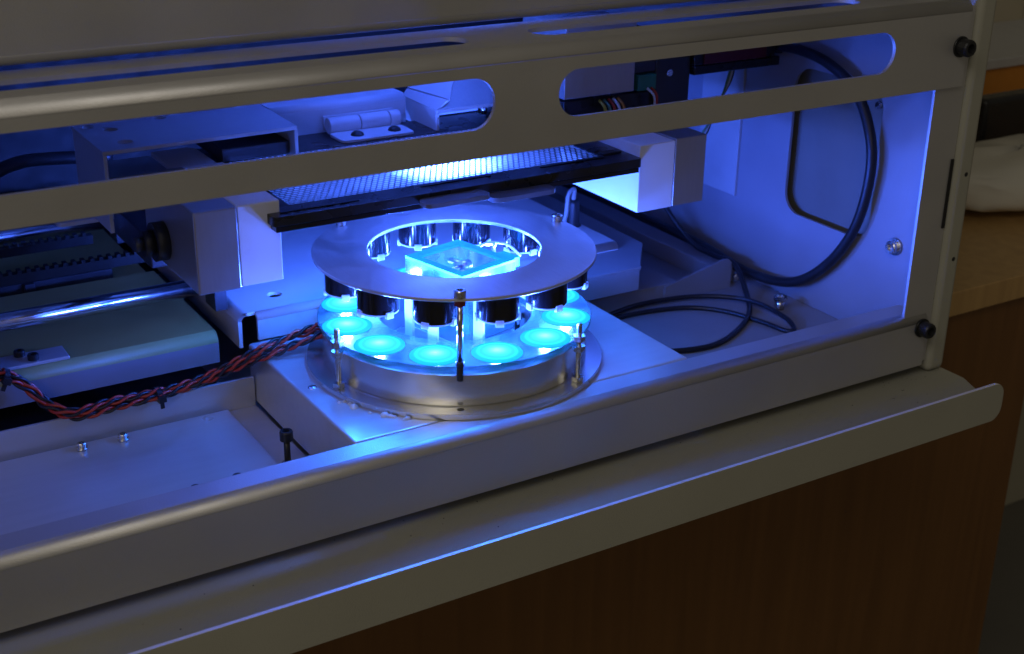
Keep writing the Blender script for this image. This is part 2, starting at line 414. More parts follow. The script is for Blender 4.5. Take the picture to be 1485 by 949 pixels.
# fold-out shelf with an upright lip
shelf = MB().plate([(XL, -13.0), (27.3, -13.0), (28.8, -9.5), (28.8, -6.9), (XL, -6.9)], [], -4.25, -4.0, FXY).build('shelf', 'case', case, .04)
mb = MB(); r = .8
out = [(XL, -4.75), (27.6-r, -4.75)]+[(27.6-r+r*math.sin(R_(a)), -4.75+r-r*math.cos(R_(a))) for a in range(15, 91, 15)]
out += [(27.6-r+r*math.cos(R_(a)), -2.45-r+r*math.sin(R_(a))) for a in range(0, 91, 15)]+[(XL, -2.45)]
mb.plate(out, [], -13.22, -13.02, FXZ, edge=1); mb.build('shelf_lip', ['case', 'bare_edge'], shelf, .02)

dm = MB(); rd = random.Random(5)
for k in range(70):
    x = rd.uniform(-20, 27); y = rd.uniform(-12.8, -7.6) if k % 3 else rd.uniform(-9, -7.2); s_ = rd.uniform(.015, .05)
    if k > 50: x = rd.uniform(23, 27)
    dm.add([(x+s_*a_, y+s_*b_, -3.995+s_*c_) for a_, b_, c_ in ((1, 0, 0), (-.5, .9, 0), (-.6, -.8, 0), (.1, .1, .9))], [(0, 1, 2), (0, 1, 3), (1, 2, 3), (2, 0, 3)])
dust = dm.build('dust', 'dark_metal', shelf); dust['kind'] = 'stuff'
# raised mounting plate under the ring light
mp_ = MB().box(-8.7, 10.72, -6.12, 7.1, -3.2, 0).build('mounting_plate', 'sheet', case, .16, seg=4)
for x, y in ((-7.95, .3), (10.1, 4.6)):
    MB().lathe([(.001, .07), (.2, .06), (.24, .0)], (x, y, 0), 14).build('screw', 'zinc', mp_)
# left tray
tray = MB().box(XL, -8.75, -7.1, 6.3, -3.42, -3.32).build('tray', 'sheet', case)
MB().box(XL, -10.45, -7.0, 5.95, -3.3, -3.0).build('tray_floor', 'sheet', tray, .05)
MB().box(XL, -8.75, 6.31, 6.5, -3.42, -1.62).build('tray_wall', 'sheet', tray, .04)
for x, y in ((-18.3, 5.3), (-16.25, 5.25)):
    b = MB().cyl((x, y, -3.0), (x, y, -2.9), .3, 16); screw_head(b, (x, y, -2.9), (0, 0, 1), .23, .26); b.build('screw', 'zinc', tray)
for x, y in ((-14.75, -1.3), (-12.65, -1.25)):
    MB().lathe([(.001, .16), (.2, .13), (.3, .0)], (x, y, -3.0), 16).build('rivet', 'black_steel', tray)
b = MB().cyl((-10.0, -1.1, -3.3), (-10.0, -1.1, -1.75), .16, 14)
screw_head(b, (-10.0, -1.1, -1.75), (0, 0, 1), .33, .5)
ts = b.build('cap_screw', 'black_steel', tray)
MB().hexnut((-10.0, -1.1, -3.3), .34, .3).build('nut', 'zinc', tray)
# left rear panel (folded sheet the rods run above)
mb = MB()
front_mb = MB(); front_mb.plate([(XL, -1.3), (-9.9, -1.3), (-9.9, -.15), (XL, -.15)], [], 8.3, 8.5, FXZ)
bend(mb, XL, -9.9, 8.85, -.15, .55, .2)
mb.plate([(XL, 8.85), (-9.9, 8.85), (-9.9, 19.3), (XL, 19.3)], [], .2, .4, FXY)
rp = mb.build('rear_panel', 'cream', case)
front_mb.build('panel_front', 'panel_grey', rp)
MB().box(XL, -9.9, 19.6, 30.9, -.5, -.2).build('lower_panel', 'cream', rp, .04)
c = MB().box(-21.6, -17.6, 8.75, 10.3, .41, .6).build('clamp_plate', 'sheet', rp, .05)
for x, y in ((-19.8, 10.0), (-19.3, 9.2)):
    screw_head(MB(), (x, y, .6), (0, 0, 1), .28, .3).build('screw', 'black_steel', rp)
MB().box(XL, -9.2, 6.9, 30.9, -4.2, -3.9).build('under_pan', 'dark_metal', case)
# right rear deck: folded sheet behind the ring
mb = MB()
mb.plate([(-8.2, 8.35), (16.2, 8.35), (16.2, 30), (-8.2, 30)], [circ(-5.85, 10.2, .42)], 1.0, 1.2, FXY)
bend(mb, -7.75, 16.2, 8.35, .8, .4, .2)
mb.plate([(-7.75, -.35), (16.2, -.35), (16.2, .8), (-7.75, .8)], [], 7.95, 8.15, FXZ)
deck = mb.build('rear_deck', 'white_sheet', case)
mb = MB(); n = 8
for r in (.5, .3):
    vs = []; fs = []
    for k in range(n+1):
        a = PI/2*k/n; vs += [(-8.2-r*math.sin(a), 8.4, .7+r*math.cos(a)), (-8.2-r*math.sin(a), 30, .7+r*math.cos(a))]
    for k in range(n): fs.append((2*k, 2*k+1, 2*k+3, 2*k+2))
    mb.add(vs, fs, True)
mb.box(-8.7, -8.5, 8.4, 30, -.8, .7)
mb.build('side_fold', 'white_sheet', deck)
# small ledge and channel at the right, behind the ring
mb = MB()
mb.plate([(9.6, 4.1), (12.0, 3.2), (13.2, 4.1), (16.0, 4.5), (18.0, 4.3), (24.6, -1.0), (25.4, -.4), (25.6, 20), (9.6, 20)], [], -.05, .12, FXY)
led = MB()
led.plate([(8.5, 4.7), (15.6, 4.7), (15.9, 5.2), (18.3, 8.2), (18.6, 20), (8.5, 20)], [], .55, .75, FXY)
led.box(8.5, 15.5, 4.7, 4.9, -.75, .549)
ledge = led.build('ledge', 'panel_grey', case, .04)
MB().box(12.5, 19.8, 6.2, 9.6, -2.6, -1.5).build('channel', 'panel_grey', case, .06)
tab = MB(); tab.plate([(18.6, -2.6), (24.0, -2.6), (24.0, -.9), (23.7, -.62), (23.2, -.6), (18.6, -1.6)], [], 6.0, 6.19, FXZ)
tab.build('tab', 'panel_grey', case, .03)
MB().box(23.2, 24.9, 6.6, 30.8, -2.58, -1.35).build('cable_rail', 'panel_grey', case, .08)
b = MB().cyl((24.2, 1.5, -2.6), (24.2, 1.5, -2.0), .3, 16); screw_head(b, (24.2, 1.5, -2.0), (0, 0, 1), .42, .25); b.build('floor_screw', 'zinc', case)
screw_head(MB(), (24.4, 6.0, -1.9), (0, -1, 0), .3, .25).build('tab_screw', 'zinc', case)

# ================================================================== ring light
CX, CY = .2, .35
ring = thing('led_ring_light', (CX, CY, 0), 'round aluminium ring light with glowing blue lamps on silver drum', 'lamp')
def annulus(mb, r0, r1, z0, z1, seg=128, ch=.025):
    mb.lathe([(r0, z0), (r1-ch, z0), (r1, z0+ch), (r1, z1-ch), (r1-ch, z1), (r0+ch, z1), (r0, z1-ch), (r0, z0)], (CX, CY, 0), seg)
    return mb
def flat_smooth(o):
    # crisp edges between the lathe's bands
    me = o.data
    me.polygons.foreach_set('use_smooth', [True]*len(me.polygons)); me.set_sharp_from_angle(angle=R_(30)); return o
O0 = (CX, CY, 0)
flat_smooth(annulus(MB(), 4.45, 7.25, 5.84, 6.0).build('top_ring', 'ring_alu', ring, origin=O0))
flat_smooth(annulus(MB(), 4.0, 7.1, 2.28, 2.5).build('clear_disc', 'acrylic', ring, origin=O0))
flat_smooth(annulus(MB(), 4.15, 6.88, .302, 2.0, ch=.06).build('drum', 'drum', ring, origin=O0))
flat_smooth(annulus(MB(), 4.1, 7.75, .0, .3).build('base_flange', 'drum', ring, origin=O0))
flat_smooth(MB().lathe([(.001, .3), (4.09, .3), (4.09, .0), (.001, 0)], (CX, CY, 0), 64).build('inner_floor', 'sheet', ring, origin=O0))
# lens holders, hanging below the top ring
RH = 5.8
ang = [R_(-128.5+30*k) for k in range(12)]
def hpos(a, z, r=RH): return (CX+r*math.cos(a), CY+r*math.sin(a), z)
def first_holder():
    h0 = Vector(hpos(ang[0], 5.1))
    c = h0
    h = MB().lathe([(.55, .73), (.98, .73), (1.03, .66), (1.03, -.62), (.94, -.7), (.86, -.7), (.84, -.3), (.7, .6), (.55, .73)], c, 36).build('lens_holder', 'black_gloss', ring, origin=c)
    flat_smooth(h)
    l = MB().lathe([(.001, -.80), (.5, -.77), (.85, -.72), (.85, -.55), (.001, -.50)], c, 28).build('lens', 'lens_glow', h, origin=c)
    cl = MB()
    for a in (R_(35), R_(125), R_(215), R_(305)):
        u = Vector((math.cos(a), math.sin(a), 0)); t = Vector((-math.sin(a), math.cos(a), 0))
        q = [c+u*r_+t*s_ for r_, s_ in ((.9, -.2), (1.1, -.2), (1.1, .2), (.9, .2))]
        cl.hexa([p+Vector((0, 0, -.86)) for p in q], [p+Vector((0, 0, -.52)) for p in q])
    cl.build('clip', 'milky', h, .03, origin=c)
    rim = MB().lathe([(.87, -.74), (.99, -.74), (.99, -.66), (.87, -.66), (.87, -.74)], c, 36).build('lens_rim', 'milky', h, origin=c)
    return h
hold = first_holder()
led0 = MB().lathe([(.001, .14), (.5, .12), (1.0, .07), (1.26, .012), (1.26, 0), (.001, 0)], (*hpos(ang[0], 2.505)[:2], 2.505), 40).build('led', 'led', ring, origin=hpos(ang[0], 2.505))
for k in range(1, 12):
    a = ang[k]; d = Vector((math.cos(a)*RH, math.sin(a)*RH, 0))
    copy_part(hold, ring, (d.x, d.y, 5.1), a-ang[0])
    copy_part(led0, ring, (d.x, d.y, 2.505), a-ang[0])
for k in range(12):
    d = bpy.data.lights.new('led_light', 'POINT'); d.energy = .42; d.color = BLUE; d.shadow_soft_size = .0025
    lo = bpy.data.objects.new('led_light', d); COL.objects.link(lo); lo.parent = ring
    lo.location = Vector((math.cos(ang[k])*RH, math.sin(ang[k])*RH, 2.95))*U
    # the collimated part of each lamp's light, thrown up through the ring at the mesh
    d2 = bpy.data.lights.new('led_beam', 'SPOT'); d2.energy = 8.0; d2.color = BLUE; d2.shadow_soft_size = .003; d2.spot_size = R_(40); d2.spot_blend = 1.0
    li = bpy.data.objects.new('led_beam', d2); COL.objects.link(li); li.parent = ring
    p = Vector((math.cos(ang[k])*4.7, math.sin(ang[k])*4.7, 3.0)); li.location = p*U
    li.rotation_euler = (Vector((1.0, 3.2, 9.4))-p).to_track_quat('-Z', 'Y').to_euler()
# rods
def threaded(mb, x, y, z0, z1, r, pitch=.07, seg=12):
    prof = [(.001, z0)]; z = z0
    while z < z1-pitch:
        prof += [(r*.84, z), (r, z+pitch/2)]; z += pitch
    prof += [(r*.84, z1), (.001, z1)]
    return mb.lathe(prof, (x, y, 0), seg)
for d, r in ((-117.2, 7.02), (8, 6.95), (121, 6.95)):
    x, y, _ = hpos(R_(d), 0, r)
    rod = MB().cyl((x, y, 2.6), (x, y, 6.05), .15, 14).build('spacer_rod', 'steel', ring)
    MB().hexnut((x, y, 5.62), .30, .22, rot=.3).build('nut', 'dark_red' if d < -100 else 'zinc', rod)
    b = MB(); screw_head(b, (x, y, 6.01), (0, 0, 1), .29, .36); b.build('screw', 'zinc', rod)
    b = MB(); threaded(b, x, y, 1.75, 2.75, .17); b.cyl((x, y, 2.5), (x, y, 2.78), .21, 14); b.build('rod_end', 'dark_metal', rod)
for d, r in ((-170.4, 7.33), (-62.2, 7.33), (62, 7.3), (125, 7.3)):
    x, y, _ = hpos(R_(d), 0, r)
    rod = threaded(MB(), x, y, .29, 3.4, .15).build('threaded_rod', 'zinc', ring)
    for z in (.31, 1.98, 2.52): MB().hexnut((x, y, z), .33, .26, rot=random.random()).build('nut', 'zinc', rod)
# hole in the flange, its darkness drawn as a black disc
x, y, _ = hpos(R_(-117), .6, 7.2)
MB().cyl((x, y, .29), (x, y, .312), .17, 16).build('flange_hole', 'black', ring)
# open-topped milky box in the middle
a = R_(14); cs, sn = math.cos(a), math.sin(a)
def rot(u, v, w): return (.9+u*cs-v*sn, 1.0+u*sn+v*cs, w)
mb = MB(); mb.plate([(-1.9, -2.15), (1.9, -2.15), (1.9, 2.15), (-1.9, 2.15)], [[(-1.42, -1.6), (1.42, -1.6), (1.42, 1.6), (-1.42, 1.6)]], 1.3, 4.95, rot)
box_ = mb.build('light_box', 'box_clear', ring)
mb = MB(); mb.plate([(-1.9, -2.15), (1.9, -2.15), (1.9, 2.15), (-1.9, 2.15)], [[(-1.42, -1.6), (1.42, -1.6), (1.42, 1.6), (-1.42, 1.6)]], 4.955, 5.1, rot); mb.build('box_rim', 'lit_acrylic', box_)
b = MB(); b.hexa([rot(u, v, 4.5) for u, v in ((1.91, -1.9), (2.5, -1.9), (2.5, -.7), (1.91, -.7))], [rot(u, v, 5.05) for u, v in ((1.91, -1.9), (2.5, -1.9), (2.5, -.7), (1.91, -.7))]); b.build('box_tab', 'lit_acrylic', box_, .04)
b = MB(); b.hexa([rot(u, v, .32) for u, v in ((-1.9, -1.9), (1.9, -1.9), (1.9, 1.9), (-1.9, 1.9))], [rot(u, v, 1.28) for u, v in ((-1.9, -1.9), (1.9, -1.9), (1.9, 1.9), (-1.9, 1.9))]); b.build('box_foot', 'sheet', box_, .05)
MB().cyl(rot(.5, .5, 4.3), rot(1.1, .5, 4.3), .3, 20).cyl(rot(0, .5, 4.3), rot(.5, .5, 4.3), .14, 12).build('lens_barrel', 'alu', box_)
MB().cyl(rot(.8, 1.58, 4.3), rot(.8, .7, 4.3), .2, 12).build('barrel_post', 'alu', box_)
# fittings inside the drum's opening
for (u, v) in ((-2.9, -1.6), (-2.2, -2.7), (.4, -3.2), (2.9, -1.4)):
    p = rot(u, v, .31); b = MB().cyl(p, (p[0], p[1], 1.25), .14, 12); screw_head(b, (p[0], p[1], 1.25), (0, 0, 1), .27, .3); b.build('inner_screw', 'black_steel', ring)
for (u, v, w) in ((-2.75, -.9, .35), (-2.5, 1.2, .3), (-1.3, -2.75, .35)):
    b = MB(); b.hexa([rot(u+i, v+j, .32) for i, j in ((-.08, -w), (.08, -w), (.08, w), (-.08, w))], [rot(u+i, v+j, 4.3) for i, j in ((-.08, -w), (.08, -w), (.08, w), (-.08, w))]); b.build('strut', 'frosted', ring, .02)
wire = spline([hpos(R_(40), 4.5, 4.9), hpos(R_(30), 4.9, 4.2), rot(3.1, .6, 4.5), rot(3.0, -.8, 3.2), rot(2.8, -1.6, 1.0)], 8)
MB().tube(wire, .09).build('lamp_wire', 'white_wire', ring)
wire = spline([hpos(R_(14), 4.3, 4.9), hpos(R_(22), 5.0, 4.3), rot(2.9, 1.4, 4.7), rot(2.5, 2.0, 3.2), rot(2.7, 1.8, .8)], 8)
MB().tube(wire, .07).build('lamp_wire', 'white_wire', ring)
# glue squeezed out along the flange
g = MB()
for k in range(12):
    a = R_(-165+random.random()*36); r = 7.78+random.random()*.28; x, y, _ = hpos(a, 0, r); s = .08+random.random()*.16
    g.lathe([(.001, s*.8), (s*.55, s*.62), (s*.9, s*.25), (s, .0)], (x, y, .003), 9)
go = g.build('glue_bead', 'frosted', ring); go['kind'] = 'stuff'

# ================================================================== plate holder above the ring
hd = thing('plate_holder', (.5, 5, 8.7), 'black hinged frame holding a fine metal mesh above the ring light', 'plate holder')
mb = MB(); mb.plate(rrect(-9.95, 11.0, -.9, 12.2, .25, 3), [rrect(-8.5, 9.3, .65, 8.9, .12, 3)], 9.02, 9.5, FXY)
fr = mb.build('frame', 'black', hd, .05)
MB().box(-9.8, 10.85, -.82, .5, 8.72, 9.0).build('lower_frame', 'black_gloss', hd, .05)
MB().box(-9.8, -8.5, .95, 12, 8.72, 9.0).box(9.8, 10.85, .95, 12, 8.72, 9.0).build('frame_runner', 'black', hd, .04)
mb = MB(); mb.plate(rrect(-2.6, 1.05, -2.0, -.905, .4, 5), [], 9.06, 9.3, FXY); mb.build('latch_tab', 'tab', hd, .05)
mb = MB(); mb.plate(rrect(1.25, 5.0, -1.85, -.83, .4, 5), [], 8.72, 8.98, FXY); mb.build('latch_tab', 'tab', hd, .05)
for x0, x1, y0 in ((-9.4, -5.4, -.45), (-1.8, 2.2, .1), (5.2, 9.2, .1)):
    MB().box(x0, x1, y0, y0+.14, 9.501, 9.56).build('groove_strip', 'black_gloss', hd, .02)
MB().box(9.4, 10.6, .5, 1.0, 9.501, 9.62).build('catch', 'black', hd, .03)
# perforated mesh: honeycomb of fine strands
mb = MB(); P = .33; rowh = P*math.sqrt(3)/2; rh = P/math.sqrt(3)
nr = int(8.1/rowh); nc = int(17.7/P)
for j in range(nr+1):
    for i in range(nc+1):
        x = -8.4+i*P+(P/2 if j % 2 else 0); y = .78+j*rowh
        if x > 9.2 or y > 8.8: continue
        vs = []
        for rr, z in ((rh, 9.49), (rh*.80, 9.49), (rh*.80, 9.455)):
            for k in range(6):
                a = PI/6+PI/3*k; vs.append((x+rr*math.cos(a), y+rr*math.sin(a), z))
        fs = [(k, (k+1) % 6, (k+1) % 6+6, k+6) for k in range(6)]+[(k+6, (k+1) % 6+6, (k+1) % 6+12, k+12) for k in range(6)]
        mb.add(vs, fs)
mesh_o = mb.build('metal_mesh', 'steel', hd, fix=False); mesh_o['kind'] = 'stuff'
MB().add([(-8.45, .7, 9.44), (9.25, .7, 9.44), (9.25, 8.85, 9.44), (-8.45, 8.85, 9.44)], [(0, 1, 2, 3)]).build('added_film', 'diffuser', hd)  # translucent sheet added so the mesh openings show bright and scatter light upward
# hinge on the frame's back
hinge = MB(); hinge.plate(rrect(-1.7, 2.75, 9.35, 11.3, .35, 4), [], 9.505, 9.66, FXY); lf = hinge.build('hinge_leaf', 'white_sheet', hd, .03)
for x0, x1 in ((-1.6, .25), (.3, 2.1), (2.15, 2.8)):
    MB().cyl((x0, 11.6, 9.98), (x1, 11.6, 9.98), .46, 24).build('knuckle', 'white_sheet', lf, .04)
for x in (-.45, 1.85):
    MB().lathe([(.001, .24), (.2, .21), (.33, .12), (.38, 0)], (x, 10.2, 9.66), 18).build('screw', 'black_steel', lf)
MB().box(-1.6, 2.8, 12.15, 12.3, 9.6, 10.4).build('hinge_leaf', 'white_sheet', hd, .03)
# white folded sheet and hood behind the hinge
sh = MB()
sh.plate([(-4.6, 9.3), (3.7, 9.3), (3.7, 10.75), (-4.6, 10.75)], [], 12.4, 12.6, FXZ)
bend(sh, -4.6, 3.7, 12.75, 10.75, .35, .2)
sh.plate([(-4.6, 12.75), (3.7, 12.75), (3.7, 18), (-4.6, 18)], [], 10.9, 11.1, FXY)
s_ = sh.build('rear_bracket', 'white_sheet'); tag(s_, 'white folded sheet bracket behind the hinge of the mesh frame', 'bracket')

hood = thing('optics_hood', (6, 11, 9), 'bright metal hood with sloping roof facets behind the left front slot', 'hood')
MB().box(4.15, 4.35, 9.5, 14, 9.3, 10.66).build('hood_wall', 'white_sheet', hood, .03)
def facet(name, pts, m):
    v = [Vector(p) for p in pts]; n = (v[1]-v[0]).cross(v[2]-v[0]).normalized()
    if n.z < 0: n = -n
    k = len(v); mb = MB(); mb.add(v+[p-n*.12 for p in v], [tuple(range(k)), tuple(range(2*k-1, k-1, -1))]+[(i, (i+1) % k, (i+1) % k+k, i+k) for i in range(k)])
    return mb.build(name, m, hood, .02)
facet('hood_facet', [(4.1, 9.42, 10.7), (4.92, 9.5, 11.18), (4.2, 13.2, 11.18), (4.1, 13.6, 10.7)], 'white_sheet')
facet('hood_facet', [(5.0, 9.5, 11.2), (6.2, 11.1, 12.0), (4.3, 13.2, 11.25)], 'white_sheet')
facet('hood_facet', [(4.12, 9.35, 10.7), (10.2, 9.35, 10.7), (9.9, 11.1, 12.0), (6.25, 11.1, 12.0)], 'alu')
MB().box(4.08, 10.25, 9.28, 9.34, 10.52, 10.74).build('hood_lip', 'sheet', hood, .02)
MB().box(4.4, 10.2, 13.3, 13.5, 9.3, 11.9).build('hood_back', 'white_sheet', hood, .02)
MB().cyl((7.4, 9.9, 10.05), (7.4, 9.9, 10.75), .28, 16).build('pin', 'zinc', hood)
MB().box(9.6, 10.3, 9.2, 14, 9.0, 10.68).build('hood_wall', 'dark_metal', hood, .03)

# ================================================================== carriage blocks
lb = thing('carriage_block', (-11.4, 4, 6.15), 'grey and white carriage block left of the black mesh frame', 'carriage block', 'blocks carrying the mesh frame')
MB().box(-13.5, -11.42, -.3, 7.2, 6.15, 10.12).build('metal_block', 'alu', lb, .1, seg=3)
MB().box(-11.4, -9.3, -.15, 7.2, 6.15, 10.08).build('white_block', 'delrin', lb, .08, seg=3)
mb = MB(); mb.plate([(-11.9, 7.25), (-9.6, 7.25), (-9.6, 10.4), (-9.9, 10.8), (-11.9, 10.8)], [], 9.7, 10.05, FXY); mb.build('white_tongue', 'delrin', lb, .06)
MB().box(-15.2, -12.0, 7.25, 10.6, 9.3, 9.95).build('rear_block', 'alu', lb, .08)
b = MB().cyl((-13.5, 4.2, 7.5), (-14.1, 4.2, 7.5), .95, 24).cyl((-14.1, 4.2, 7.5), (-14.6, 4.2, 7.5), .62, 20); b.build('bearing', 'black_steel', lb)
MB().cyl((-14.6, 4.2, 7.5), (-15.0, 4.2, 7.5), .34, 16).build('bearing_screw', 'dark_metal', lb)
mb = MB(); mb.plate(rrect(-16.6, -13.6, 12.4, 14.6, .3, 3), [], 6.2, 6.45, FXY); mb.build('slide_tab', 'sheet', lb, .04)
MB().box(-13.4, -11.6, 7.3, 18, 5.0, 6.6).build('slide_body', 'dark_metal', lb, .1)
rb = thing('carriage_block', (13.4, 4, 6.2), 'grey and white carriage block right of the black mesh frame', 'carriage block', 'blocks carrying the mesh frame')
MB().box(13.65, 15.8, -.3, 7.5, 6.25, 10.1).build('metal_block', 'alu', rb, .06, seg=3)
MB().box(11.25, 13.63, -.28, 7.5, 6.25, 10.0).build('white_block', 'delrin', rb, .05, seg=3)

# bracket plate above the left block
br = thing('bracket_plate', (-10, 9, 8), 'grey flat bracket plate with four round holes above the left block', 'bracket')
mb = MB()
mb.plate([(-15.4, 6.65), (-5.35, 6.9), (-5.25, 12.4), (-15.4, 12.2)], [circ(-14.75, 11.7, .33), circ(-13.85, 10.65, .36), circ(-13.9, 8.0, .38), circ(-10.95, 11.9, .36)], 11.3, 11.5, FXY)
mb.build('top_plate', 'bracket', br, .03)
mb = MB(); mb.plate([(6.7, 7.4), (12.2, 7.4), (12.2, 11.28), (6.7, 11.28)], [circ(8.2, 9.0, .32)], -15.38, -15.18, FYZ); mb.build('side_plate', 'bracket', br, .03)
MB().box(-5.5, -5.3, 6.95, 12.3, 9.7, 11.28).build('end_plate', 'bracket', br, .03)
MB().box(-9.2, -5.55, 7.6, 12, 9.9, 10.6).build('inner_bar', 'dark_metal', br, .05)

# ================================================================== rods and belts at the left
rod = thing('guide_rod', (-24, 10.05, 2.5), 'thick polished steel guide rod nearest the front at the left', 'rod', 'steel guide rods')
MB().cyl((-35.8, 10.05, 2.55), (-9.6, 10.05, 2.55), .48, 24).build('shaft', 'steel', rod)
MB().box(-9.6, -8.9, 9.3, 10.9, 1.21, 3.2).build('rod_support', 'dark_metal', rod, .05)
rod = thing('guide_rod', (-24, 24, 2.5), 'far polished steel guide rod half hidden by the front rail', 'rod', 'steel guide rods')
MB().cyl((-35.8, 23.6, 2.55), (-11, 23.6, 2.55), .5, 24).build('shaft', 'steel', rod)
MB().box(-11, -10.2, 22.8, 24.4, 1.21, 3.2).build('rod_support', 'dark_metal', rod, .05)
def belt(y, z, x1, label):
    b = MB().box(-35.8, x1, y, y+.5, z-.02, z+.16)
    x = -35.6
    while x < x1-.3:
        b.box(x, x+.22, y+.02, y+.48, z+.155, z+.34); x += .5
    b.box(-35.8, x1, y+.05, y+.12, z-.4, z-.03)
    tag(b.build('toothed_belt', 'belt'), label, 'belt', 'toothed drive belts')
belt(16.9, 2.3, -10.5, 'black toothed drive belt lying between the two guide rods')
belt(22.4, 2.0, -12.5, 'black toothed drive belt just in front of the far guide rod')
MB_ = MB().box(-24, -12, 20.6, 21.6, -.2, .5).box(-17.2, -16.6, 20.3, 20.6, .0, .5)
tag(MB_.build('belt_clamp_bar', 'dark_metal', None, .05), 'dark metal bar on the floor behind the toothed belt', 'bar')
hose = spline([(-23, 22, 4.6), (-19.5, 22, 5.9), (-17.6, 22, 6.9), (-16.2, 22, 7.3), (-14.6, 22, 7.3), (-11, 22, 7.0)], 10)
tag(MB().tube(hose, .38, 12).build('ribbed_hose', 'rubber'), 'dark flexible hose arching behind the grey bracket plate at left', 'hose')

# ================================================================== right: motor, connector, cables
mo = thing('motor_unit', (12, 6, 10.1), 'silver block with dark motor seen through the right front slot', 'motor')
MB().box(9.8, 14.6, 5.0, 9.5, 11.55, 15.6).build('silver_cover', 'alu', mo, .05)
MB().box(10.2, 17.5, 5.6, 9.0, 10.12, 11.3).build('motor_base', 'black', mo, .08)
MB().box(14.65, 17.2, 5.4, 8.6, 12.4, 14.6).build('motor_body', 'dark_metal', mo, .1)
MB().box(15.0, 16.3, 5.15, 6.2, 11.45, 12.38).build('terminal_block', 'pcb_green', mo, .05)
MB().box(16.35, 18.9, 5.3, 8.8, 10.2, 13.4).build('end_housing', 'dark_metal', mo, .12)
MB().cyl((17.3, 5.3, 12.3), (17.3, 5.18, 12.3), .2, 14).build('housing_screw', 'zinc', mo)
for i, mname in enumerate(('yellow', 'green_wire', 'red_wire', 'white_wire', 'orange')):
    MB().tube(spline([(12.4+i*.32, 5.3, 11.2), (12.5+i*.32, 4.9, 10.9), (12.6+i*.33, 4.8, 10.35)], 5), .09, 6).build('pin_wire', mname, mo)
for i, mname in enumerate(('white_wire', 'red_wire')):
    MB().tube(spline([(15.6+i*.3, 5.1, 11.6), (15.9+i*.2, 4.8, 11.2), (16.1+i*.1, 4.9, 10.3)], 5), .08, 6).build('pin_wire', mname, mo)
cb = thing('connector_box', (22, 6, 12), 'long dark red and black connector box under the upper rail', 'connector')
MB().box(18.95, 25.6, 5.0, 7.4, 12.0, 12.55).box(18.95, 25.2, 5.05, 7.35, 12.55, 13.9).build('shell', 'black', cb, .08)
MB().box(19.6, 24.4, 4.93, 5.04, 12.6, 13.6).build('red_panel', 'dark_red', cb, .03)
MB().cyl((25.6, 6.0, 12.9), (26.0, 5.4, 13.0), .4, 14).build('strain_relief', 'rubber', cb)
bigc = spline([(25.7, 5.6, 13.05), (25.6, 3.6, 13.2), (25.5, .9, 12.9), (25.5, -1.5, 11.8), (25.5, -3.0, 9.7), (25.5, -3.45, 7.3), (25.5, -2.8, 3.9), (25.45, -.9, .9),
               (25.3, 1.8, -1.1), (25.0, 5.5, -1.6), (24.6, 10, -1.0), (24.0, 15.5, -.6), (23.5, 20.5, -.3), (22.5, 27, 0)], 12)
tag(MB().tube(bigc, .31, 14).build('power_cable', 'rubber'), 'thick black cable curving down the blue lit side panel', 'cable')
thin = spline([(23.3, 14.6, 3.6), (23.4, 12.5, 1.2), (23.9, 10.2, -.7), (24.2, 8.2, -1.1), (24.1, 5.9, -1.0), (23.3, 3.6, -2.2), (21.6, 1.4, -2.4), (19.1, -.3, -2.45), (16.6, -1.2, -2.45), (14.0, -.8, -2.4), (11.6, .3, -2.3)], 12)
tag(MB().tube(thin, .17, 10).build('thin_cable', 'rubber'), 'thin black cable looping forward from the panel across the floor pan', 'cable')
l1 = spline([(12.6, 4.9, -2.3), (14.4, 5.5, -2.3), (16.9, 5.85, -2.3), (20.1, 5.2, -2.25), (22.2, 3.7, -2.2), (23.0, 2.0, -2.2), (23.0, -.4, -2.3), (22.5, -1.7, -2.45), (21.9, -1.75, -2.45), (21.5, .2, -2.44), (20.7, 2.5, -2.44), (19.2, 4.1, -2.44), (16.9, 4.85, -2.44), (14.2, 5.0, -2.44), (12.2, 4.4, -2.44)], 12)
tag(MB().tube(l1, .15, 10).build('looped_cable', 'rubber'), 'thin black cable folded into a flat double loop on the floor pan', 'cable')
w = thing('hanging_wires', (22.8, 8, 6), 'thin green and grey wires hanging from the connector box', 'wires')
for i, mname in enumerate(('green_wire', 'grey_wire', 'black_wire')):
    MB().tube(spline([(23.0+i*.15, 6.4, 12.1), (22.8+i*.12, 6.5, 10.9), (22.4-i*.1, 6.8, 9.2), (21.6+i*.2, 7.2, 7.6), (21.0, 7.8, 6.9)], 8), .085, 7).build('wire', mname, w)
fer = thing('cable_gland', (16.5, 15, .76), 'dark upright cable gland with pale wire beside the ring', 'gland')
MB().lathe([(.55, 0), (.55, .5), (.42, .6), (.42, 2.0), (.3, 2.2), (.001, 2.2)], (15.6, 12.2, .76), 18).build('body', 'dark_metal', fer)
MB().tube(spline([(15.6, 12.2, 2.9), (15.7, 12.3, 3.6), (15.0, 11.9, 3.4), (14.2, 11.0, 2.3), (13.2, 10.4, 1.5), (12.0, 9.6, 1.0)], 8), .14, 8).build('pale_wire', 'grey_wire', fer)

